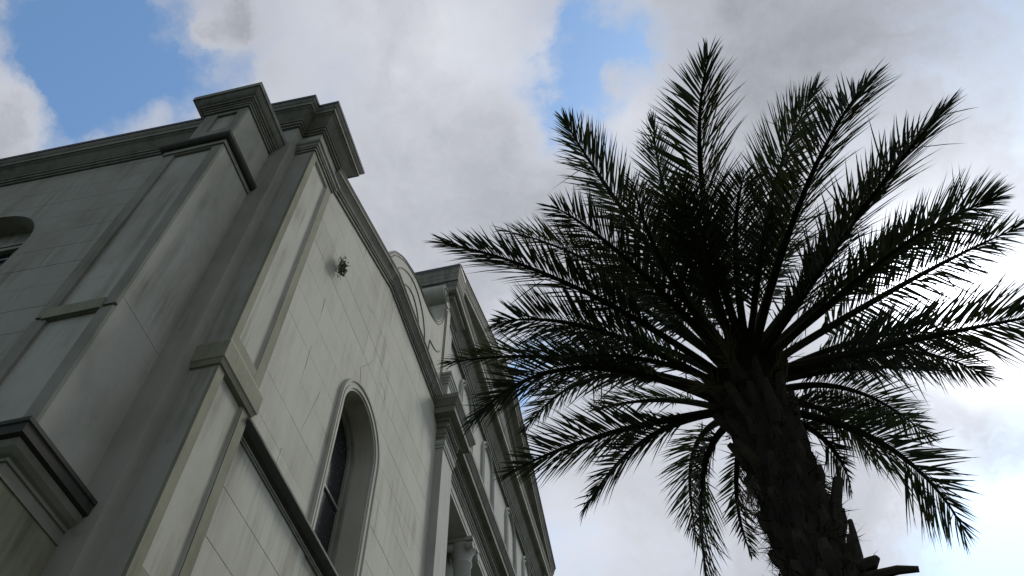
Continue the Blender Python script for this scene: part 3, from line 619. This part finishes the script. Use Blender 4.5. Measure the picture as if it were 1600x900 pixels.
# cut leaf bases wrapped round the trunk in a spiral
def boot(a, z0, ln, w, lean, r0, top_cut=True, mat=M_BOOT, parent=None):
    c, s_ = math.cos(a), math.sin(a); out_v = Vector((c, s_, 0)); side = Vector((-s_, c, 0))
    b0 = Vector((PB.x, PB.y, z0)) + out_v * r0; b1 = b0 + Vector((0, 0, ln * 0.55)) + out_v * lean * 0.45; b2 = b0 + Vector((0, 0, ln)) + out_v * lean
    m_ = MB(); rings = []
    for p_, ww, th in ((b0 - out_v * 0.04, w * 1.25, 0.05), (b1, w * 0.8, 0.055), (b2, w * 0.55, 0.045)):
        rings.append([p_ - side * ww / 2, p_ - side * ww * 0.2 + out_v * th, p_ + side * ww * 0.2 + out_v * th, p_ + side * ww / 2, p_ - out_v * th * 0.3])
    vs = [q for r in rings for q in r]; fs = [(i * 5 + t, i * 5 + (t + 1) % 5, (i + 1) * 5 + (t + 1) % 5, (i + 1) * 5 + t) for i in range(2) for t in range(5)] + [[0, 1, 2, 3, 4], [14, 13, 12, 11, 10]]
    m_.add(vs, fs); return m_.build('leaf_base', mat, parent or palm, dz=0)
for i in range(120):
    a = i * 2.39996; z0 = 3.2 + i * 0.0315; f_ = max(0, (z0 - 5.9) / 1.0)
    boot(a, z0, R3.uniform(0.16, 0.26) + 0.12 * f_, R3.uniform(0.10, 0.15), R3.uniform(0.0, 0.05) + 0.07 * f_, 0.222 + 0.035 * f_ + R3.uniform(-0.01, 0.015))
# long stubs and torn pieces that stand off the trunk
def stub(p, w, mat=M_BOOT):
    MB().tube(p, w, 6).build('leaf_stub', mat, palm, dz=0)
stub([(5.20, 5.06, 5.22), (5.27, 5.02, 5.42), (5.33, 5.00, 5.60), (5.40, 4.96, 5.76)], [0.075, 0.05, 0.042, 0.038])
stub([(5.24, 5.02, 4.98), (5.31, 4.99, 5.12), (5.345, 4.99, 5.30), (5.36, 4.98, 5.40)], [0.06, 0.04, 0.028, 0.016])
stub([(5.22, 5.02, 4.93), (5.36, 4.98, 4.94), (5.50, 4.94, 4.93), (5.62, 4.92, 4.90)], [0.06, 0.036, 0.030, 0.020])
stub([(5.26, 5.00, 5.02), (5.38, 4.97, 5.03), (5.42, 4.96, 5.06)], [0.05, 0.045, 0.02])
stub([(4.98, 4.93, 6.40), (4.90, 4.85, 6.55), (4.86, 4.80, 6.72)], [0.05, 0.04, 0.03])
stub([(5.12, 4.90, 6.35), (5.13, 4.82, 6.52), (5.14, 4.78, 6.75)], [0.055, 0.045, 0.03])
stub([(4.92, 4.98, 6.0), (4.82, 4.92, 6.12), (4.76, 4.88, 6.22)], [0.05, 0.04, 0.03])
# shaggy fibre
mb = MB()
for i in range(2600):
    a = R3.uniform(0, 6.283); z0 = R3.uniform(4.2, 7.0); r0 = 0.24 + 0.06 * R3.random(); c, s_ = math.cos(a), math.sin(a)
    p = Vector((PB.x + r0 * c, PB.y + r0 * s_, z0)); q_ = R3.uniform(-0.05, 0.4); d = Vector((c * q_, s_ * q_, R3.uniform(-1.0, 0.5))).normalized(); l = R3.uniform(0.05, 0.19); w = Vector((-s_, c, 0)) * R3.uniform(0.003, 0.010)
    mb.face([p - w, p + w, p + d * l])
mb.build('trunk_fibre', M_BARK, palm, dz=0, kind='stuff')
# hanging dry twigs, and the fruit stalks
def spray(base, main, n, ln, spread, rad, mat, name, droop):
    m_ = MB(); b = Vector(base); e = b + Vector(main); m_.tube([b, (b + e) / 2 + Vector((0, 0, 0.03)), e], [rad * 3, rad * 2.4, rad * 2], 5)
    for i in range(n):
        f_ = R3.uniform(0.35, 1.0); p = b.lerp(e, f_); d = (Vector(main).normalized() + Vector((R3.gauss(0, spread), R3.gauss(0, spread), R3.gauss(0, spread)))).normalized(); l = ln * R3.uniform(0.5, 1.1)
        q = [p]
        for s__ in range(1, 5):
            d = (d + Vector((R3.gauss(0, 0.08), R3.gauss(0, 0.08), -droop))).normalized(); q.append(q[-1] + d * l / 4)
        m_.tube(q, [rad, rad * .9, rad * .8, rad * .7, rad * .4], 3)
    return m_.build(name, mat, palm, dz=0)
spray((4.86, 5.06, 6.02), (-0.10, -0.03, -0.20), 46, 0.34, 0.42, 0.0028, M_DRY, 'dry_twigs', 0.35)
spray((4.90, 4.95, 6.86), (-0.22, -0.08, 0.03), 60, 0.26, 0.40, 0.0035, M_FRUIT, 'fruit_stalk', -0.02)
spray((4.95, 4.92, 6.92), (-0.05, -0.22, 0.28), 60, 0.30, 0.45, 0.0035, M_FRUIT, 'fruit_stalk', -0.02)
spray((5.22, 4.95, 6.95), (0.18, -0.12, 0.10), 50, 0.26, 0.42, 0.0035, M_FRUIT, 'fruit_stalk', -0.02)

def frond(B, Mi, T, sc, petiole=0.20, broken=False, ragged=0.0):
    B, Mi, T = Vector(B), Vector(Mi), Vector(T)
    T = T - (T - Mi).normalized() * 0.07
    C_ = Mi * 2 - (B + T) / 2; n = 26
    pts = [(1 - t) ** 2 * B + 2 * t * (1 - t) * C_ + t * t * T for t in [i / n for i in range(n + 1)]]
    L = sum((pts[i + 1] - pts[i]).length for i in range(n))
    root = (PB - Vector((0, 0, 0.35)))
    m_ = MB(); m_.tube([pts[0].lerp(root, 0.55)] + pts, [0.048] + [0.036 * (1 - i / n) ** 0.8 * (0.75 + 0.25 * sc) + 0.0032 for i in range(n + 1)], 6)
    fr = m_.build('frond', M_RACHIS, palm, dz=0)
    m_ = MB(); cnt = int(L / 0.0215)
    roll = R3.uniform(-0.5, 0.5); ang0 = R3.uniform(-5, 5); sagf = R3.uniform(0.6, 2.2)
    for side in (-1, 1):
        for i in range(cnt):
            u = petiole + (1 - petiole) * (i + R3.uniform(-0.35, 0.35)) / cnt
            if u > 0.995 or u < petiole: continue
            if ragged and R3.random() < ragged: continue
            x = u * n; k = min(int(x), n - 1); P_ = pts[k].lerp(pts[k + 1], x - k)
            ax = (pts[min(k + 2, n)] - pts[max(k - 1, 0)]).normalized()
            upv = Vector((0, 0, 1)) - ax * ax.z
            hz = Vector((P_.x - PB.x, P_.y - PB.y, 0))
            if upv.length < 0.35: upv = upv - hz.normalized() * 0.6; upv = upv - ax * ax.dot(upv)
            upv.normalize(); sd_ = ax.cross(upv) * side
            ca, sa = math.cos(roll), math.sin(roll); sd_, upv2 = sd_ * ca + upv * sa * side, upv * ca - sd_ * sa * side
            v = (u - petiole) / (1 - petiole)
            ln = 0.55 * sc * (0.30 + 0.70 * math.sin(math.pi * min(1, v * 0.72 + 0.18)) ** 0.8) * (1.0 if v < 0.55 else 1 - 0.42 * ((v - 0.55) / 0.45) ** 1.3)
            if v > 0.84 and R3.random() < 0.30: continue
            if v < 0.10: ln *= 0.25 + 7.5 * v
            ln *= R3.uniform(0.86, 1.08)
            fwd = max(math.radians(50 - 22 * v - (15 * ((v - 0.75) / 0.25) if v > 0.75 else 0) + R3.gauss(0, 5) + ang0), math.radians(R3.uniform(7, 16)))
            lift = R3.choice((0.55, 0.28, 0.05)) + R3.gauss(0, 0.07)
            d = (ax * math.cos(fwd) + (sd_ * math.cos(lift) + upv2 * math.sin(lift)) * math.sin(fwd)).normalized()
            wv = d.cross(upv2 * math.cos(lift) - sd_ * math.sin(lift))
            wv = (wv + ax * 0.15 * side).normalized() * (0.0074 + 0.0038 * sc) * (1 - 0.35 * v) * R3.uniform(0.8, 1.15)
            fold = wv.cross(d).normalized() * 0.006
            dr = Vector((0, 0, -1)) * R3.uniform(0.01, 0.09) * ln * sagf
            if R3.random() < 0.06: dr *= 3.5
            if R3.random() < 0.07: d = (d + Vector((R3.gauss(0, .35), R3.gauss(0, .35), R3.gauss(0, .35)))).normalized()
            q1, q2, q3 = P_ + d * ln * 0.30 + dr * 0.08, P_ + d * ln * 0.68 + dr * 0.45, P_ + d * ln + dr
            b = len(m_.v)
            m_.add([P_ - wv * 0.25, P_ + wv * 0.25, q1 - wv + fold, q1 + wv + fold, q2 - wv * 0.58 + fold, q2 + wv * 0.58 + fold, q3, q1, q2],
                   [(0, 7, 2), (0, 1, 7), (1, 3, 7), (2, 7, 8, 4), (7, 3, 5, 8), (4, 8, 6), (8, 5, 6)])
    # spines on the stalk
    for i in range(int(petiole * L / 0.05)):
        u = 0.06 + (petiole - 0.04) * i / max(1, int(petiole * L / 0.05)); x = u * n; k = int(x); P_ = pts[k].lerp(pts[k + 1], x - k); ax = (pts[k + 1] - pts[k]).normalized()
        sd_ = ax.cross(Vector((0, 0, 1))).normalized() * (1 if i % 2 else -1); l = R3.uniform(0.05, 0.14)
        e = P_ + (ax * 0.6 + sd_ * 0.75 + Vector((0, 0, R3.uniform(-.1, .4)))).normalized() * l; w = ax * 0.0035
        m_.face([P_ - w, P_ + w, e])
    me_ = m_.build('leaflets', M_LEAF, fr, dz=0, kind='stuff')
    return fr
for i, (B_, M_, T_, sc_) in enumerate(FRONDS):
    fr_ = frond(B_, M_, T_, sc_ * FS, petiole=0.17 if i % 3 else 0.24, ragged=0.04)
# bare end of a broken frond
T0 = Vector(FRONDS[22][2]) - (Vector(FRONDS[22][2]) - Vector(FRONDS[22][1])).normalized() * 0.05
mb = MB()
for a, b in (((-0.02, 0.0, -0.01), (-0.055, 0.02, 0.26)), ((0.0, 0.0, 0.0), (0.01, 0.05, 0.14)), ((-0.01, 0, 0), (0.06, -0.02, -0.26)), ((0.02, 0, 0), (0.03, 0.02, -0.2))):
    mb.tube([T0 + Vector(a), T0 + (Vector(a) + Vector(b)) / 2 + Vector((0.01, 0, 0)), T0 + Vector(b)], [0.010, 0.009, 0.006], 5)
mb.build('broken_tip', M_DRY, palm, dz=0)
